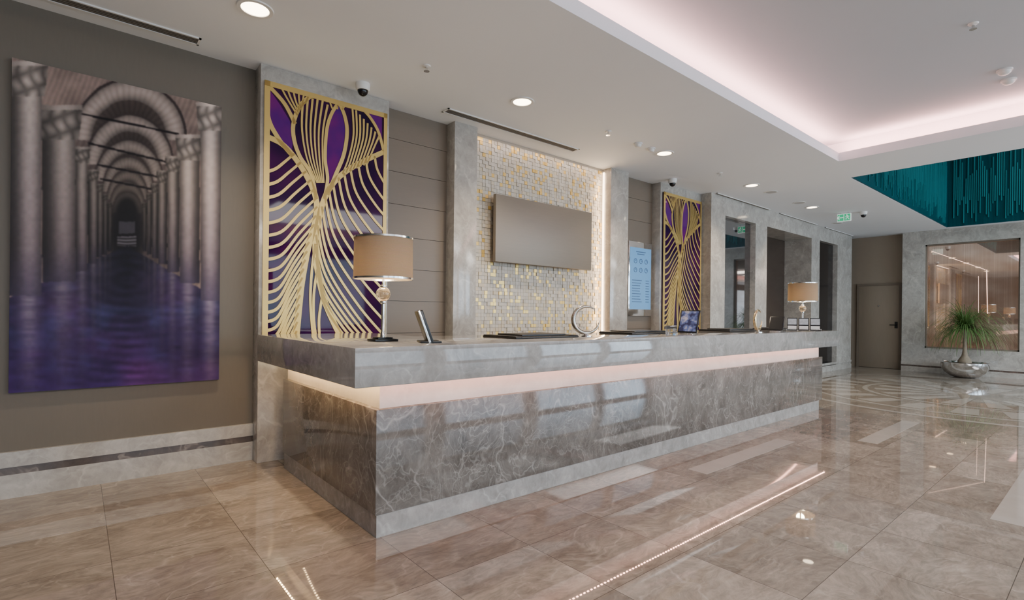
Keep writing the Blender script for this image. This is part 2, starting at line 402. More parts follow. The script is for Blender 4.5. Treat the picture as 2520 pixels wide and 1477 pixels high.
area('mosaic_top_wash',((ma+mbx)/2,YW-.14,CEIL-.02),(math.radians(12),0,0),mbx-ma-.1,.03,3,(1,.76,.64))
area('mosaic_side_wash',(mbx-.04,YW-.10,2.0),(0,math.radians(90),0),2.3,.03,12,(1,.70,.42))
# baseboards
def baseb(name,f):
    mb=MB(); f(mb,0,.155,0,0); f(mb,.155,.205,.004,1); f(mb,.205,.305,0,0)
    struct(name,mb,['marble','stripe'],'marble baseboard with dark stripe')
baseb('baseboard_left',lambda mb,a,b,i,mi: mb.box(XL,xs['p1'][0],YW-.03+i,YW,a,b,mi=mi))
# far end walls
struct('wall_right',MB().box(XD,XD+.1,YB,YW+.6,0,CEIL+.05),'endwall','taupe end wall with door')
ye=onX(2220,700,XE).y
ya_,yb_=onX(2275,730,XE).y,onX(2510,730,XE).y
zb,zt=onX(2275,856,XE).z,onX(2275,603,XE).z
mb=MB(); mb.box(XE,XD,ya_,ye,0,CEIL); mb.box(XE,XD,YB,yb_,0,CEIL); mb.box(XE,XD,yb_,ya_,0,zb); mb.box(XE,XD,yb_,ya_,zt,CEIL)
struct('wall_end_marble',mb,'marble','light marble end wall around the glazed recess')
baseb('baseboard_right',lambda mb,a,b,i,mi: mb.box(XE-.03+i,XE,YB,ye,a*.75,b*.75,mi=mi))
w1=struct('window_1',MB().box(XE+.12,XE+.14,yb_+.01,ya_-.01,zb+.01,zt-.01),'threads','recessed brown glass with fine hanging threads')
mb=MB()
for a,b,c,d in ((yb_,ya_,zb,zb+.03),(yb_,ya_,zt-.03,zt),(yb_,yb_+.03,zb,zt),(ya_-.03,ya_,zb,zt)): mb.box(XE+.06,XE+.1,a,b,c,d)
obj('window_frame',mb,'champagne',w1)
def bar(p,q,r=.012): obj('reflection_line',MB().tube([onX(*p,XE+.115),onX(*q,XE+.115)],r,6),'copper',w1)  # glowing tubes standing in for reflected lights in the glass
bar((2292,618),(2425,664),.006); bar((2428,664),(2430,772),.008); bar((2408,680),(2408,770),.004)
# door
d0,d1=onX(2115,800,XD).y,onX(2213,800,XD).y; dz=onX(2160,703,XD).z
d=struct('door_1',MB().box(XD-.03,XD,d1,d0,.005,dz,.003),'door','plain taupe veneer door')
obj('door_frame',MB().box(XD-.045,XD,d0,d0+.05,0,dz+.05).box(XD-.045,XD,d1-.05,d1,0,dz+.05).box(XD-.045,XD,d1,d0,dz,dz+.05),'brownpanel',d)
hp=onX(2205,800,XD-.05)
obj('door_handle',MB().tube([(XD-.03,hp.y,hp.z),(XD-.09,hp.y,hp.z),(XD-.09,hp.y+.12,hp.z)],.011,8).box(XD-.04,XD-.03,hp.y-.03,hp.y+.03,hp.z-.08,hp.z+.08),'black',d)
obj('door_viewer',MB().tube([(XD-.03,(d0+d1)/2,1.55),(XD-.04,(d0+d1)/2,1.55)],.02,10),'chrome',d)
# floor inlays
def strip_in(n,p,q,w=.17,l=None):
    a=onZ(*p,0); b=onZ(*q,0); y=(a.y+b.y)/2
    x1=b.x if l is None else a.x+l
    struct('trim_%d'%n,MB().box(a.x,x1,y-w/2,y+w/2,0,.0012),'inlay','pale marble inlay strip in the floor')
strip_in(10,(1725,1164),(1925,1082)); strip_in(11,(2140,1090),(2237,1037)); strip_in(12,(2445,1280),(2530,1276),.17,1.7)
mb=MB(); cxm,cym=11.2,1.5
def ringf(r0,r1,n=96,skip=None):
    for i in range(n):
        if skip and skip(i): continue
        a,b=2*PI*i/n,2*PI*(i+1)/n
        mb.face([(cxm+r0*math.cos(a),cym+r0*math.sin(a),.0012),(cxm+r1*math.cos(a),cym+r1*math.sin(a),.0012),(cxm+r1*math.cos(b),cym+r1*math.sin(b),.0012),(cxm+r0*math.cos(b),cym+r0*math.sin(b),.0012)])
ringf(2.84,2.95); ringf(2.4,2.48); ringf(1.7,2.3,96,lambda i:(i//2)%2); ringf(1.5,1.58); ringf(.5,1.4,96,lambda i:(i//3)%2==0)
struct('trim_13',mb,'inlay','large circular pale medallion inlaid in the floor')
# ------------------------------------------------------------------ reception desk
XA,XB,YA=1.07,7.92,2.49; ZC=1.07
desk=thing('reception_desk','long marble reception desk with overhanging grey counter and glowing pink light band','reception desk',((XA+XB)/2,3.2,0))
obj('countertop',MB().prism([(XA,YA),(XB,YA),(XB,3.5),(2.0,3.5),(2.0,4.33),(XA,4.33)],.866,ZC,.004),'counter',desk,True)
obj('added_glare_board',MB().prism([(XA+.012,YA+.012),(XB-.012,YA+.012),(XB-.012,3.4),(1.9,3.4),(1.9,4.32),(XA+.012,4.32)],.8635,.8662),'matte',desk,True)  # added matte sheet, kills stray LED reflections under the slab
def Lp(i,xr,dep=.4): return [(1.265+i,2.65+i),(xr,2.65+i),(xr,2.65+i+dep),(1.265+i+dep,2.65+i+dep),(1.265+i+dep,4.33),(1.265+i,4.33)]
obj('body_panel',MB().prism(Lp(0,7.78),.128,.712,.003),'dark',desk,True)
obj('light_band',MB().prism(Lp(.035,7.74),.70,.8638),'band',desk,True)
obj('plinth',MB().prism(Lp(.012,7.70),0,.128),'counter',desk,True)
mb=MB(); x=1.23; mb.box(1.22,7.8,2.614,2.632,.861,.8638,mi=1)
while x<7.8: mb.box(x,x+.016,2.618,2.628,.858,.8612); x+=.04
obj('led_strip',mb,['led','matte'],desk,True)
mb=MB(); y=2.65; mb.box(1.217,1.235,2.64,4.31,.861,.8638,mi=1)
while y<4.3: mb.box(1.221,1.231,y,y+.016,.858,.8612); y+=.04
obj('led_strip',mb,['ledwarm','matte'],desk,True)
# ------------------------------------------------------------------ painting
def vn(x,y,s,seed=0):
    rs=np.random.RandomState(seed); g=rs.rand(64,64)
    u,v=x/s,y/s; i,j=np.floor(u).astype(int),np.floor(v).astype(int); a,b=u-i,v-j
    a=a*a*(3-2*a); b=b*b*(3-2*b)
    G=lambda p,q:g[p%64,q%64]
    return (G(i,j)*(1-a)+G(i+1,j)*a)*(1-b)+(G(i,j+1)*(1-a)+G(i+1,j+1)*a)*b
def paint(x,y):
    A=lambda c:np.array(c,float)[None,:]
    def mix(c,d,f): f=np.clip(f,0,1)[:,None]; return c*(1-f)+d*f
    one=np.ones((len(x),1)); x0_,y0_=x,y
    x=x+1.5*(vn(x,y,30,5)-.5); y=y+3*(vn(x,y,26,6)-.5)
    rr=np.hypot((x-313)/260,(y-545)/400)
    col=mix(A((28,24,27))*one,A((138,120,112))*one,rr**.9)
    col*= (.86+.2*vn(x,y,30,1)+.06*np.sin((x+y*.4)*.45))[:,None]
    arches=[(318,345,140,196,.34,.98),(318,405,108,282,.34,.9),(317,445,84,343,.34,.78),(315,472,64,385,.36,.68),(314,492,52,418,.38,.56),(313,510,44,446,.4,.48),(313,525,38,470,.4,.4)]
    for c,sp,hw,ap,th,br in arches:
        e=np.hypot((x-c)/hw,(y-sp)/(sp-ap)); ang=np.arctan2(sp-y,x-c)
        m=(e<1)&(y<sp)
        ins=A((96,83,78))*(.32+.55*np.clip(e,0,1))[:,None]*br*(.88+.2*np.abs(np.sin(ang*20)))[:,None]
        col=np.where(m[:,None],ins,col)
        b=(e<1)&(e>1-th)&(y<sp)
        t=(e-(1-th))/th
        lit=A((182,166,157))*br*(.50+.42*np.sin(np.clip(t,0,1)*PI))[:,None]*(.9+.1*np.abs(np.sin(ang*26)))[:,None]
        col=np.where(b[:,None],lit,col)
        col=np.where(((np.abs(e-1)<.022)&(y<sp+4))[:,None],A((52,44,43))*one,col)
    for (x0,y0,x1,y1) in ((190,278,440,330),(216,352,432,404),(238,405,412,440),(246,440,395,470)):
        yy=y0+(y1-y0)*(x0_-x0)/(x1-x0); m=(np.abs(y0_-yy)<2.4)&(x>x0)&(x<x1); col=np.where(m[:,None],A((20,16,18))*one,col)
    # portal
    col=mix(col,A((14,12,15))*one,np.clip(1.2-np.hypot((x-312)/46,(y-575)/95)**3,0,1))
    m=(np.abs(x-312)<24)&(y>582)&(y<606); col=np.where(m[:,None],A((96,92,100))*(.6+.4*np.sin(y*.8))[:,None],col)
    m=(np.abs(x-312)<20)&(y>545)&(y<575); col=np.where(m[:,None],A((50,48,54))*one,col)
    cols=[(264,274,500,512,618,.35,0),(252,263,478,496,626,.42,0),(238,251,452,474,634,.5,0),(216,239,418,448,648,.6,0),(180,215,360,402,668,.72,0),(104,186,258,345,694,.82,0),(22,102,150,238,728,.95,0),
          (351,361,500,512,618,.35,1),(362,373,475,494,626,.42,1),(374,389,450,474,636,.5,1),(389,411,420,450,650,.6,1),(412,441,385,424,670,.72,1),(442,491,330,396,698,.9,1),(494,550,252,322,742,1.06,1)]
    yw=np.where(x<313,604+(313-x)*.44,604+(x-313)*.60)
    gy=np.clip((y-620)/330,0,1)
    water=mix(A((34,31,42))*one,A((52,36,80))*one,gy)
    water=mix(water,A((84,46,100))*one,np.clip((vn(x,y,85,3)-.30)*1.8,0,1)*gy*.85)
    water=mix(water,A((64,76,122))*one,np.clip((vn(x*.8,y*1.2,34,8)-.50)*1.8,0,1)*np.clip((y-630)/160,0,1)*np.clip((980-y)/230,0,1)*.55)
    water=mix(water,A((13,12,22))*one,np.clip(1-np.abs(x-313)/75,0,1)*np.clip((820-y)/170,0,1)*.9)
    rip=np.sin(np.hypot((x-313)/1.9,(y-690))*.30)
    water*= (1+.16*rip*np.exp(-np.abs(x-313)/60))[:,None]
    water*= (.86+.26*vn(x*.6,y*2.2,20,9))[:,None]
    for c in cols:
        x0,x1,c0,c1,yb,br,side=c
        s=(x-x0)/(x1-x0); pr=np.exp(-((s-(.62 if side==0 else .42))/.30)**2)
        f=((s>-.1)&(s<1.1)&(y>yb-6))*pr*np.exp(-np.clip(y-yb,0,None)/(170*br))*.95*(.65+.5*vn(x*.5,y*3,18,11))
        water=mix(water,A((132,120,136))*one*br,f)
    col=np.where((y>yw)[:,None],water,col)
    for c in cols:
        x0,x1,c0,c1,yb,br,side=c
        s=(x-x0)/(x1-x0); h_=np.clip((y-c1)/(yb-c1),0,1)
        pr=.28+.72*np.exp(-((s-(.64 if side==0 else .42))/.36)**2)
        body=mix(A((196,181,172))*one,A((108,96,106))*one,h_**1.2)*br*pr[:,None]
        body=mix(body,A((66,58,84))*one*br,np.clip((h_-.75)/.25,0,1)*.5)
        m=(s>0)&(s<1)&(y>c1)&(y<yb); col=np.where(m[:,None],body,col)
        wd=.10+.12*np.clip((c1-y)/(c1-c0),0,1)
        m=(s>-wd)&(s<1+wd)&(y>c0)&(y<=c1)
        k=(y-c0)/(c1-c0)
        leafp=np.abs(np.sin(s*8+1.2*np.sin(k*5)))*np.abs(np.sin(k*PI*2+s*2))
        cap=A((202,187,177))*br*(.58+.42*leafp)[:,None]*(.5+.5*pr)[:,None]
        cap=np.where((k<.14)[:,None],A((206,190,180))*br*(.55+.45*pr)[:,None],cap)
        col=np.where(m[:,None],cap,col)
    col=np.clip(col,0,255)/255
    lum=col.mean(1,keepdims=True); return np.clip(lum+(col-lum)*1.10,0,1)
YPa=YW-.04
px0,px1=onY(25,560,YPa).x,onY(542,600,YPa).x
pz1=.5*(onY(25,143,YPa).z+onY(543,260,YPa).z); pz0=.5*(onY(25,967,YPa).z+onY(540,935,YPa).z)
NX,NY=280,430
gx,gz=np.meshgrid(np.linspace(px0,px1,NX),np.linspace(pz0,pz1,NY))
P=np.stack([gx.ravel(),np.full(gx.size,YPa),gz.ravel()],1)
qx,qy=project(P)
img=paint(qx,qy).reshape(NY,NX,3)
for _ in range(2):
    p_=np.pad(img,((1,1),(1,1),(0,0)),'edge'); img=(p_[:-2,1:-1]+p_[2:,1:-1]+2*p_[1:-1,1:-1]+p_[1:-1,:-2]+p_[1:-1,2:])/6
rgb=img.reshape(-1,3)*(.96+.08*vn(qx,qy,9,20))[:,None]
rgb=np.clip(rgb,0,1)**1.02
lin=np.where(rgb<=.04045,rgb/12.92,((rgb+.055)/1.055)**2.4)
pic=thing('painting','large unframed canvas painting of a flooded columned vault in browns and purples','painting',((px0+px1)/2,YW,pz0))
me=bpy.data.meshes.new('canvas'); off=np.array(pic.location)
idx=np.arange(NX*NY).reshape(NY,NX)
fc=np.stack([idx[:-1,:-1],idx[:-1,1:],idx[1:,1:],idx[1:,:-1]],-1).reshape(-1,4)
me.from_pydata((P-off).tolist(),[],fc.tolist())
at=me.color_attributes.new('Col','FLOAT_COLOR','POINT')
at.data.foreach_set('color',np.concatenate([lin,np.ones((len(lin),1))],1).astype(np.float32).ravel())
me.materials.append(M['paint']); o=bpy.data.objects.new('canvas',me); C.objects.link(o); o.parent=pic
obj('stretcher_frame',MB().box(px0,px1,YPa+.001,YW-.001,pz0,pz1),'canvasedge',pic,True)
# ------------------------------------------------------------------ lattice panels
YL=YP-.03
def cat(pts,n=10):
    out=[]; P_=[pts[0]]+list(pts)+[pts[-1]]
    for i in range(1,len(P_)-2):
        p0,p1,p2,p3=[np.array(P_[i+k],float) for k in (-1,0,1,2)]
        for k in range(n):
            t=k/n; out.append(tuple(.5*((2*p1)+(-p0+p2)*t+(2*p0-5*p1+4*p2-p3)*t*t+(-p0+3*p1-3*p2+p3)*t**3)))
    out.append(tuple(pts[-1])); return out
la,lb=wx(648,YL,500),wx(951,YL,500); lz1=onY(648,195,YL).z; lz0=.96
def ribbon(mb,pts,w0,w1=None,n=10):
    w1=w0 if w1 is None else w1
    q=[onY(x,y,YL) for x,y in cat(pts,n)]
    N_=len(q); bm=mb.bm; L=[]
    for k,p in enumerate(q):
        d=q[min(k+1,N_-1)]-q[max(k-1,0)]; d.y=0
        if d.length<1e-9: d=Vector((1,0,0))
        d.normalize(); nrm=Vector((-d.z,0,d.x)); w=w0+(w1-w0)*k/(N_-1)
        if not (la+.006<p.x<lb-.006 and lz0+.006<p.z<lz1-.006): L.append(None); continue
        r=[]
        for sgn in (1,-1):
            v=p+nrm*w*sgn; v.x=min(max(v.x,la+.002),lb-.002); v.z=min(max(v.z,lz0+.002),lz1-.002)
            r+= [bm.verts.new((v.x,YL-.002,v.z)),bm.verts.new((v.x,YL+.004,v.z))]
        L.append(r)
    for A,B in zip(L[:-1],L[1:]):
        if A is None or B is None: continue
        for i,j in ((0,2),(2,3),(1,0)):
            try: bm.faces.new((A[i],A[j],B[j],B[i]))
            except Exception: pass
SA=[(640,330),(690,352),(725,388),(758,440),(778,492),(776,545),(758,610),(743,690),(735,760),(727,845)]
SB=[(958,368),(905,392),(860,416),(825,445),(800,485),(784,540),(776,600),(782,670),(802,750),(846,845)]
cA=cat(SA,20); cB=cat(SB,20)
def at_y(c,y): return min(c,key=lambda p:abs(p[1]-y))
thick=MB(); thin=MB(); TK=.022; TN=.0108
ribbon(thick,SA,TK,TK*1.3,20); ribbon(thick,SB,TK,TK*1.2,20)
ribbon(thick,[(778,490),(766,430),(738,385),(724,345),(722,305),(738,262),(766,236),(792,228)],TK*.75)
ribbon(thick,[(798,490),(806,440),(800,390),(804,320),(816,280),(834,252)],TK*.65)
ribbon(thick,[(806,480),(826,430),(846,380),(854,325),(848,285),(834,252)],TK*.75)
ribbon(thick,[(868,246),(905,282),(930,322),(944,372)],TK*.65)
ribbon(thick,[(660,210),(700,255),(726,305)],TK*.75); ribbon(thick,[(655,218),(660,290),(686,342),(718,382)],TK*.85)
for k in range(21):            # lower left waves
    u=k/20
    ye_=386+u*436; e=at_y(cA,ye_); xe=e[0]
    dd=(32+84*math.sin(min(1,u*1.5)*PI/2))
    ys=ye_+dd
    ribbon(thin,[(642,ys+8),(655+(xe-655)*.30,ys-dd*.04),(655+(xe-655)*.66,ys-dd*.60),(xe+1,ye_-8)],TN*1.25,TN*.85)
for k in range(18):            # right: sweeping strands leaving the branch and the trunk along their length
    u=k/17; s=cB[int(6+u*(len(cB)*.78))]
    sx_,sy_=s
    if u<.66: ex,ey=964,440+u/.66*415
    else: ex,ey=964-(u-.66)/.34*84,864
    dx_,dy_=ex-sx_,ey-sy_
    c1=(sx_+dx_*.14,sy_+dy_*.34); c2=(sx_+dx_*.54,sy_+dy_*.70)
    ribbon(thin,[s,c1,c2,(ex,ey)],TN*1.0,TN*1.05)
for k in range(3):             # strands between the trunk halves
    y0=600+k*62; a=at_y(cB,y0); ribbon(thin,[a,(a[0]-9,y0+70),(a[0]-12+k*6,y0+150),(a[0]-2+k*12,860)],TN)
for k in range(6):             # left lobe
    u=(k+.7)/6; ribbon(thin,[(736+u*74,264-22*math.sin(u*3)),(736+u*62,320),(750+u*46,390),(778+u*20,450)],TN*.85,TN*.5)
for k in range(8):             # right lobe
    u=(k+.5)/8; ribbon(thin,[(862+u*76,256+u*84),(866+u*62,330+u*26),(854+u*56,390+u*6),(838+u*70,430-u*28)],TN*.85,TN*.6)
for k in range(6):             # top left hatching
    u=k/6; ribbon(thin,[(690+u*90,212+u*8),(708+u*56,245+u*2),(732+u*16,284-u*32)],TN*.7)
for k in range(3):
    ribbon(thin,[(808+k*24,240+k*4),(812+k*19,252+k*3),(818+k*12,268+k*1)],TN*.65)
fr=MB(); bw=.044; fa,fb=YL-.003,YL+.004
fr.box(la,lb,fa,fb,lz1-bw,lz1); fr.box(la,lb,fa,fb,lz0,lz0+bw); fr.box(la,la+bw,fa,fb,lz0,lz1); fr.box(lb-bw*.8,lb,fa,fb,lz0,lz1)
back=MB().box(la+.006,lb-.006,YL+.005,YP-.001,lz0+.006,lz1-.006)
art=thing('lattice_panel','nearest tall gold leaf lattice panel over purple glass, behind the table lamp','decorative panel',((la+lb)/2,YP,lz0),0,'gold and purple lattice panels')
obj('back_glass',back,'purple',art,True); obj('frame',fr,'gold',art,True); obj('trunk_lattice',thick,'gold',art,True); obj('vein_lattice',thin,'gold',art,True)
for poly in ([(662,218),(690,258),(714,298),(722,340),(718,376),(688,342),(664,296)],[(834,256),(848,290),(852,330),(842,384),(812,458),(802,400),(804,340),(814,286)],[(895,266),(940,286),(940,345),(922,302)]):
    mb=MB(); mb.face([Vector((q.x,YL+.003,q.z)) for q in (onY(x,y,YL) for x,y in poly)])
    obj('leaf',mb,'purpleleaf',art,True)
dx=wx(1678,YL)-wx(799,YL)
dup(art,(art.location.x+dx,YP,lz0),None,'farther tall gold leaf lattice panel, right of the blue information screen')
area('counter_uplight',((la+lb)/2,4.40,.80),(math.radians(168),0,0),lb-la-.1,.05,4.5,(1,.88,.56))
# ------------------------------------------------------------------ sign board
YS=YW-.19
sx0,sx1=wx(1220,YS,560),wx(1456,YS,590); sz1=.5*(onY(1220,478,YS).z+onY(1455,522,YS).z); sz0=.5*(onY(1218,645,YS).z+onY(1455,664,YS).z)
sg=thing('sign_board','blank brushed champagne metal sign board mounted on the mosaic wall','sign',((sx0+sx1)/2,YW-.03,sz0))
obj('face_panel',MB().box(sx0,sx1,YS,YS+.05,sz0,sz1,.003),'champagne',sg,True)
obj('mounting_box',MB().box(sx0+.08,sx1-.08,YS+.05,YW-.03,sz0+.1,sz1-.1),'slot',sg,True)
# information screen
YI=YW-.06
i0,i1=wx(1547,YI,680),wx(1604,YI,680); iz1=onY(1575,596,YI).z; iz0=onY(1575,778,YI).z
isn=thing('information_screen','upright wall mounted screen with pale blue page of dials and text lines','screen',((i0+i1)/2,YW-.02,iz0))
obj('casing',MB().box(i0,i1,YI,YW-.0195,iz0,iz1,.006),'steel',isn,True)
h=iz1-iz0; w=i1-i0
dsp=obj('display',MB().box(i0+.03,i1-.03,YI-.004,YI+.002,iz0+.09*h,iz1-.08*h),'screen',isn,True)
rot=Matrix.Rotation(PI/2,4,'X')
for r in range(2):
    for c in range(3):
        x=i0+w*(.27+.23*c); z=iz1-h*(.26+.12*r); mb=MB()
        mb.lathe([(.030,0),(.038,0),(.038,.003),(.030,.003)],20,mx=Matrix.Translation((x,YI-.004,z))@rot,closed=True)
        mb.box(x-.003,x+.003,YI-.007,YI-.004,z,z+.032); mb.box(x,x+.032,YI-.007,YI-.004,z-.003,z+.003)
        obj('dial',mb,'screenink',dsp,True)
def tl(a,b,z,t_): obj('text_line',MB().box(a,b,YI-.007,YI-.004,z-t_,z+t_),'screenink',dsp,True)
for k in range(2): tl(i0+w*(.3+.05*k),i1-w*(.3+.05*k),iz1-h*(.135+.03*k),.006)
for k in range(9):
    z=iz1-h*(.52+.036*k)
    tl(i0+w*.14,i0+w*(.45+.1*random.random()),z,.005); tl(i1-w*.28,i1-w*.14,z,.005)
# ------------------------------------------------------------------ table lamps
def make_lamp(label,loc):
    r=thing('table_lamp',label,'lamp',loc,0,'table lamps on the counter')
    obj('base',MB().box(-.078,.078,-.06,.06,0,.016,.004).box(-.05,.05,-.04,.04,.015,.026,.003),'black',r)
    obj('pole',MB().lathe([(0,.026),(.017,.026),(.015,.05),(.011,.06),(.011,.235),(.02,.243),(.02,.252),(0,.252)],24),'chrome',r)
    obj('crystal_ball',MB().lathe([(.0455*math.sin(PI*k/14),.297-.0455*math.cos(PI*k/14)) for k in range(15)],28),'amber',r)
    obj('neck',MB().lathe([(0,.342),(.02,.342),(.02,.35),(.009,.356),(.009,.50),(0,.50)],20),'chrome',r)
    sh=obj('lamp_shade',MB().lathe([(.183,.395),(.180,.645),(.177,.645),(.180,.395)],56,closed=True),'linen',r)
    for z in (.389,.640): obj('rim',MB().lathe([(.177,z),(.1855,z),(.1855,z+.011),(.177,z+.011)],56,closed=True),'chrome',sh)
    obj('spider',MB().tube([(-.178,0,.62),(.178,0,.62)],.003,6).tube([(0,-.178,.62),(0,.178,.62)],.003,6).tube([(0,0,.49),(0,0,.62)],.004,6),'chrome',sh)
    obj('bulb',MB().lathe([(.032*math.sin(PI*k/10),.53-.032*math.cos(PI*k/10)) for k in range(11)],16),'bulb',r)
    l=bpy.data.lights.new('lamp_light','POINT'); l.energy=11; l.color=(1,.80,.54); l.shadow_soft_size=.05
    lo=bpy.data.objects.new('lamp_light',l); C.objects.link(lo); lo.location=(loc[0],loc[1],loc[2]+.44)
    return r
lp=onZ(942,840,ZC); make_lamp('table lamp with tan drum shade before the nearest purple lattice panel',(lp.x,lp.y,ZC))
yy=2.86; make_lamp('small looking far table lamp with tan drum shade at the counter end',(wx(1975,yy,760),yy,ZC))
# ------------------------------------------------------------------ things on the counter
def make_pad(label,x,y,w,hd=.2):
    r=thing('writing_pad',label,'desk pad',(x,y,ZC),0,'black leather pads on the counter')
    obj('pad_base',MB().box(-w/2,w/2,-hd,hd,0,.014,.005),'leather',r)
    obj('side_rail',MB().box(-w/2,-w/2+.07,-hd+.01,hd-.01,.014,.020,.003),'leather',r); obj('side_rail',MB().box(w/2-.07,w/2,-hd+.01,hd-.01,.014,.020,.003),'leather',r)
    obj('folder',MB().box(-w/2+.1,w/2-.1,-hd+.05,hd-.06,.014,.03,.004),'leather',r)
for p,w,y,lab in [(1308,.66,3.0,'nearest black leather pad, between nearest lamp and crescent sculpture'),(1570,.72,3.12,'second black leather pad, just right of the silver crescent sculpture'),
      (1797,.8,3.14,'third black leather pad, right of the tilted picture tablet'),(1905,.5,3.16,'farthest black leather pad, below the small dark tablet')]: make_pad(lab,wx(p,y,830),y,w)
def crescent(label,px,y,R,rz,mat_):
    x=wx(px,y,815); r=thing('crescent_sculpture',label,'sculpture',(x,y,ZC),rz,'crescent sculptures on the counter')
    pts=[];rad=[]; n=40
    for k in range(n+1):
        u=k/n; a=math.radians(52+u*302); wd=math.sin(PI*u)**.8
        pts.append((R*math.cos(a),0,R+.032+R*math.sin(a))); rad.append(.003+.017*wd)
    obj('crescent',MB().tube(pts,rad,14),mat_,r)
    obj('base',MB().lathe([(0,0),(.045,0),(.045,.008),(.018,.014),(.014,.026),(0,.026)],24),'steel',r)
crescent('silver crescent ring sculpture standing before the mosaic wall',1443,2.85,.108,math.radians(-40),'silverring')
crescent('farther golden crescent sculpture seen nearly edge on, left of dark tablet',1866,2.7,.11,math.radians(5),'goldring')
def make_tablet(label,px,y,w,h_,rz,tilt,scr,name='tablet_stand',cat_='tablet'):
    x=wx(px,y,820); r=thing(name,label,cat_,(x,y,ZC),rz)
    mx=Matrix.Translation((0,0,.018))@Matrix.Rotation(-tilt,4,'X')
    obj('casing',MB().box(-w/2,w/2,0,.014,0,h_,.004,mx=mx),'black',r)
    obj('screen',MB().box(-w/2+.012,w/2-.012,-.002,.001,.014,h_-.014,mx=mx),scr,r)
    obj('stand',MB().box(-w*.35,w*.35,-.03,.13,0,.012,.003).tube([(0,.11,.01),(0,.014+.5*h_*math.sin(tilt),.5*h_*math.cos(tilt)+.012)],.008,8),'steel',r)
    return r
make_tablet('black tablet on a stand showing a picture, before the farther lattice panel',1690,2.72,.19,.24,math.radians(-80),math.radians(24),'tablet')
make_tablet('small dark tablet between golden crescent and far lamp, leaning back',1908,2.7,.16,.19,math.radians(-80),math.radians(28),'black')
# leaning desk display seen nearly edge on
x=wx(1070,2.74,845); r=thing('card_display','dark leaning desk display with chrome side edge, right of nearest lamp','display stand',(x,2.74,ZC),math.radians(68))
mx=Matrix.Translation((0,.02,.012))@Matrix.Rotation(math.radians(-20),4,'X')
obj('panel',MB().box(-.09,.09,0,.03,0,.20,.006,mx=mx),'black',r)
obj('side_edge',MB().box(-.094,-.089,.018,.032,.0,.203,.001,mx=mx),'chrome',r)
obj('foot',MB().box(-.08,.08,-.03,.10,0,.012,.004),'black',r)
# acrylic block
x=wx(1652,2.68,815); r=thing('acrylic_holder','small clear acrylic card holder left of the picture tablet','card holder',(x,2.68,ZC),math.radians(-50))
obj('back_plate',MB().box(-.05,.05,0,.004,0,.09,.001),'glass',r); obj('front_lip',MB().box(-.05,.05,-.04,-.036,0,.035,.001).box(-.05,.05,-.037,0,0,.004),'glass',r)
# brochures
bx,by=7.18,2.67; va=math.atan2(by,bx)-PI/2
r=thing('brochure_stand','low clear stand holding three upright leaflets before the far lamp','brochure stand',(bx,by,ZC),va)
obj('tray',MB().box(-.2,.2,-.035,.05,0,.006,.002),'glass',r); obj('front_rail',MB().box(-.2,.2,-.035,-.030,.004,.03,.001),'glass',r)
for k,nm in enumerate(('leftmost','middle','rightmost')):
    lx=(k-1)*.13; p=Vector((bx,by,ZC+.0062))+Vector((lx*math.cos(va),lx*math.sin(va),0))
    q=thing('leaflet',nm+' of three upright printed leaflets before the far lamp','leaflet',p,va,'leaflets by the far lamp')
    mx=Matrix.Translation((0,-.015,.001))@Matrix.Rotation(math.radians(-12),4,'X')
    obj('cover',MB().box(-.057,.057,0,.004,0,.165,mx=mx),'black',q)
    obj('picture',MB().box(-.05,.05,-.001,0,.075,.155,mx=mx),'paper',q)
    obj('text_block',MB().box(-.05,.05,-.001,0,.012,.06,mx=mx),'wplastic',q)
# ------------------------------------------------------------------ ceiling fixtures
def make_down(label,loc):
    r=thing('downlight',label,'downlight',loc,0,'recessed downlights along the ceiling')
    obj('trim_ring',MB().lathe([(.085,-.001),(.088,-.008),(.112,-.008),(.116,0),(.085,0)],40,closed=True),'wplastic',r)
    obj('lens',MB().lathe([(0,-.003),(.086,-.003),(.086,-.0005),(0,-.0005)],40),'lens',r)
    return r
dl=[(628,21,'nearest round downlight, above the painting end of the wall'),(1285,250,'second round downlight, above the gap between lattice panel and mosaic'),(1635,377,'third round downlight, beside the pair of ceiling detectors'),(1850,456,'fourth round downlight, before the niched marble wall'),(1998,510,'farthest round downlight, nearest the exit sign')]
D0=None
for px,py,lab in dl:
    p=onZ(px,py,CEIL)
    if D0 is None: D0=make_down(lab,(p.x,p.y,CEIL))
    else: dup(D0,(p.x,p.y,CEIL),None,lab)
    l=bpy.data.lights.new('downlight_beam','SPOT'); l.energy=205; l.spot_size=math.radians(115); l.spot_blend=.95; l.color=(1,.81,.59); l.shadow_soft_size=.07
    o=bpy.data.objects.new('downlight_beam',l); C.objects.link(o); o.location=(p.x,p.y,CEIL-.02)
def make_vent(label,p,q,ext=0):
    a=onZ(*p,CEIL); b=onZ(*q,CEIL); y=(a.y+b.y)/2; x0,x1=a.x-ext,b.x; Lh=(x1-x0)/2; w=.062
    r=thing('ceiling_vent',label,'ceiling vent',((x0+x1)/2,y,CEIL),0,'linear vents in the ceiling')
    obj('backing',MB().box(-Lh+.01,Lh-.01,-w+.01,w-.01,-.003,-.0005),'slot',r)
    obj('frame',MB().box(-Lh,Lh,-w,-w+.016,-.009,0).box(-Lh,Lh,w-.016,w,-.009,0).box(-Lh,-Lh+.016,-w,w,-.009,0).box(Lh-.016,Lh,-w,w,-.009,0),'wplastic',r)
    for k in (-1,0,1): obj('slat',MB().box(-Lh+.016,Lh-.016,k*.024-.004,k*.024+.004,-.008,-.003),'champagne',r)
make_vent('long slotted vent over the painting wall',(130,0),(495,97),.5); make_vent('long slotted vent over the mosaic wall',(1093,271),(1420,369))
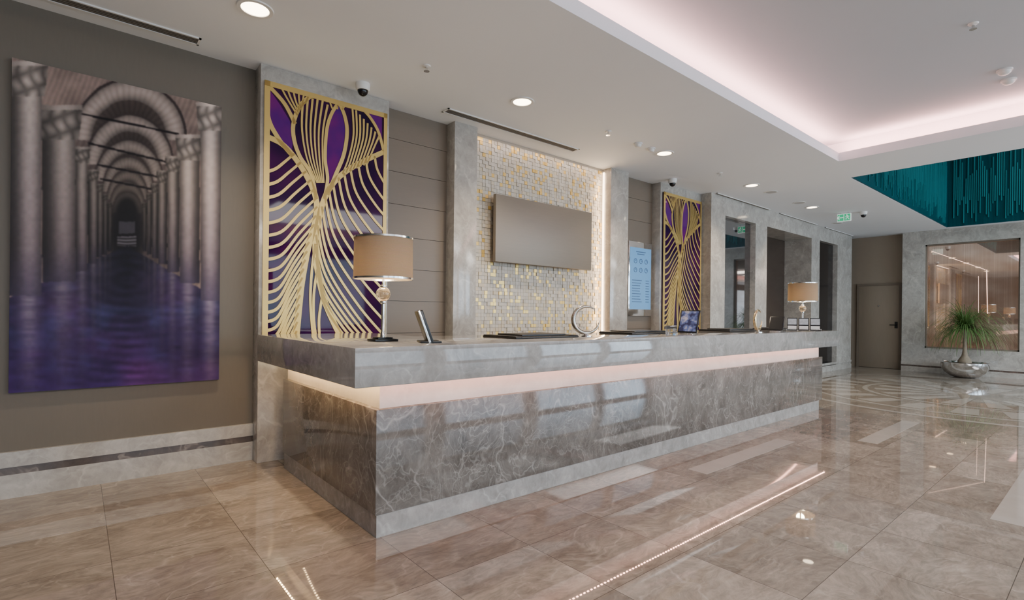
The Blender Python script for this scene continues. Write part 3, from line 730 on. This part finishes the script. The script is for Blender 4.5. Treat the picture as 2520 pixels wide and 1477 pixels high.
make_vent('slotted vent over the first niche',(1756,476),(1890,517)); make_vent('slotted vent over the middle niche',(1912,525),(2006,554)); make_vent('farthest slotted vent over the last niche',(2022,560),(2096,581))
def make_det(label,px,py,z=CEIL,r_=.052):
    p=onZ(px,py,z); r=thing('smoke_detector',label,'smoke detector',(p.x,p.y,z),0,'ceiling detectors')
    obj('base',MB().lathe([(0,0),(r_,0),(r_,-.014),(0,-.014)],28),'wplastic',r)
    obj('cap',MB().lathe([(0,-.014),(r_*.82,-.014),(r_*.78,-.03),(r_*.5,-.045),(0,-.047)],28),'wplastic',r)
make_det('left of two white detectors before the third downlight',1570,353); make_det('right of two white detectors, touching the third downlight side',1602,365)
make_det('upper of two white detectors on the raised ceiling',2472,172,UP,.06); make_det('lower of two white detectors on the raised ceiling',2482,196,UP,.06)
def make_spr(label,px,py,z=CEIL):
    p=onZ(px,py,z); r=thing('sprinkler',label,'sprinkler',(p.x,p.y,z),0,'ceiling sprinklers')
    obj('escutcheon',MB().lathe([(0,0),(.035,0),(.03,-.008),(.012,-.012),(0,-.012)],22),'wplastic',r)
    obj('head',MB().lathe([(0,-.012),(.01,-.012),(.009,-.042),(0,-.042)],12),'chrome',r)
    obj('deflector',MB().lathe([(0,-.042),(.024,-.042),(.024,-.046),(0,-.046)],18),'chrome',r)
make_spr('nearest ceiling sprinkler, right of the nearest dome camera',1050,162); make_spr('small sprinkler between mosaic vent and the detectors',1497,323)
make_spr('distant sprinkler left of the fourth downlight',1772,426); make_spr('sprinkler on the raised cove ceiling',2395,58,UP)
def make_spk(label,px,py):
    p=onZ(px,py,CEIL); r=thing('ceiling_speaker',label,'ceiling speaker',(p.x,p.y,CEIL),0,'round flush speakers')
    obj('rim',MB().lathe([(.085,0),(.085,-.006),(.1,-.006),(.103,0)],32,closed=True),'wplastic',r); obj('grille',MB().lathe([(0,-.004),(.086,-.004),(.086,-.0005),(0,-.0005)],32),'grille',r)
make_spk('flush round speaker just right of the fourth downlight',1897,473); make_spk('flush round speaker left of the farthest downlight',1967,499); make_spk('flush round speaker below the exit sign end of the ceiling',2060,549)
def make_cam(label,px,py,s=1):
    p=onZ(px,py,CEIL); r=thing('dome_camera',label,'security camera',(p.x,p.y,CEIL),0,'dome cameras')
    obj('housing',MB().lathe([(0,.004),(.062,.004),(.064,-.012),(.060,-.05),(.052,-.062),(0,-.062)],32),'wplastic',r)
    obj('dome',MB().lathe([(.046,-.060)]+[(.046*math.cos(k*PI/16),-.062-.050*math.sin(k*PI/16)) for k in range(9)],28),'domeglass',r)
make_cam('nearest white dome camera, above the nearest lattice panel',893,206); make_cam('white dome camera above the farther lattice panel',1655,441); make_cam('distant white dome camera right of the exit sign',2125,521)
# exit sign
XS=onZ(2077,522,CEIL).x
e0,e1=onX(2060,534,XS).y,onX(2094,534,XS).y; ez1=CEIL-.03; ez0=ez1-.15
ex=thing('exit_sign','small hanging white and green exit sign with arrow and running figure','exit sign',(XS,(e0+e1)/2,CEIL))
obj('panel',MB().box(XS,XS+.03,e1,e0,ez0,ez1,.003),'exitwhite',ex,True)
w=e0-e1; zc=(ez0+ez1)/2
for a,b in ((e0-w*.47,e0-w*.04),(e1+w*.04,e1+w*.47)): obj('pictogram_field',MB().box(XS-.003,XS,a,b,ez0+.012,ez1-.012),'green',ex,True)
ya2=e0-w*.25; yb2=e1+w*.25
mb=MB(); mb.box(XS-.006,XS-.003,ya2-.05,ya2+.05,zc-.008,zc+.008)
for a,b in (((XS-.005,ya2+.055,zc),(XS-.005,ya2+.015,zc+.04)),((XS-.005,ya2+.055,zc),(XS-.005,ya2+.015,zc-.04))): mb.tube([a,b],.008,6)
obj('arrow',mb,'exitwhite',ex,True); mb=MB()
mb.lathe([(0,0),(.012,0),(.012,.003),(0,.003)],12,mx=Matrix.Translation((XS-.006,yb2+.01,zc+.042))@Matrix.Rotation(PI/2,4,'Y'))
for a,b in (((yb2,zc+.035),(yb2-.008,zc-.005)),((yb2-.008,zc-.005),(yb2+.025,zc-.025)),((yb2+.025,zc-.025),(yb2+.02,zc-.05)),((yb2-.008,zc-.005),(yb2-.03,zc-.045)),((yb2,zc+.022),(yb2+.032,zc+.008)),((yb2,zc+.022),(yb2-.03,zc+.012))):
    mb.tube([(XS-.005,a[0],a[1]),(XS-.005,b[0],b[1])],.006,6)
obj('running_figure',mb,'exitwhite',ex,True)
for y in (e0-.05,e1+.05): obj('hanger',MB().tube([(XS+.015,y,ez1-.002),(XS+.015,y,CEIL+.004)],.006,6),'steel',ex,True)
# ------------------------------------------------------------------ palm
pp=Vector((14.5,onX(2374,880,14.5).y,0))
pl=thing('potted_palm','green ponytail palm with drooping leaves in a polished steel bowl','plant',(pp.x,pp.y,0))
obj('planter_bowl',MB().lathe([(0,0),(.15,0),(.24,.025),(.34,.11),(.40,.22),(.41,.32),(.395,.32),(.37,.27),(.30,.22),(0,.22)],56),'steel',pl)
obj('soil',MB().lathe([(.375,.285),(.2,.31),(0,.32)],30),'soil',pl)
obj('trunk',MB().lathe([(.11,.29),(.12,.34),(.09,.40),(.055,.46),(.04,.54),(.032,.68),(.03,.85),(.036,1.0),(.03,1.06),(0,1.07)],28),'bark',pl)
mb=MB(); bm=mb.bm
for k in range(540):
    az=random.uniform(0,2*PI); el=random.uniform(-.15,1.3); ln=random.uniform(.5,.98); w=.005
    p=Vector((.03*math.cos(az),.03*math.sin(az),1.02+.06*random.random())); d=Vector((math.cos(az)*math.cos(el),math.sin(az)*math.cos(el),math.sin(el)))
    side=Vector((-math.sin(az),math.cos(az),0)); n=9; pr=None; st=ln/n; dr=random.uniform(.2,.42)
    for i in range(n+1):
        ww=w*(1-.85*(i/n)**1.5)+.0012
        q=p.copy(); q.x=min(q.x,.48)
        a,b=bm.verts.new(q+side*ww),bm.verts.new(q-side*ww)
        if pr: bm.faces.new((pr[0],pr[1],b,a))
        pr=(a,b); p=p+d*st; d=(d+Vector((0,0,-dr*(.4+1.1*i/n)))).normalized()
        if p.z<.45: p.z=.45
obj('foliage',mb,'leaf',pl)
# ------------------------------------------------------------------ lights
pk=(1,.48,.42)
mx_,my_=(CV[0]+CV[1])/2,(CV[2]+CV[3])/2; LX=CV[1]-CV[0]; LY=CV[3]-CV[2]; zl=CEIL+t+.02
area('cove_light',(mx_,CV[3]+.12,zl),(PI,0,0),LX,.05,120,pk); area('cove_light',(mx_,CV[2]-.12,zl),(PI,0,0),LX,.05,45,pk)
area('cove_light',(CV[1]+.12,my_,zl),(PI,0,0),.05,LY,100,pk); area('cove_light',(CV[0]-.12,my_,zl),(PI,0,0),.05,LY,45,pk)
area('atrium_fill_light',((AT[0]+AT[1])/2,-.5,5.9),(0,0,0),4,3,140,(.8,.95,1))  # added lamp to brighten the teal walls, no fixture there
w=bpy.data.worlds.new('world'); bpy.context.scene.world=w; w.use_nodes=True
bg=w.node_tree.nodes['Background']; bg.inputs[0].default_value=(.66,.82,1,1); bg.inputs[1].default_value=1.0
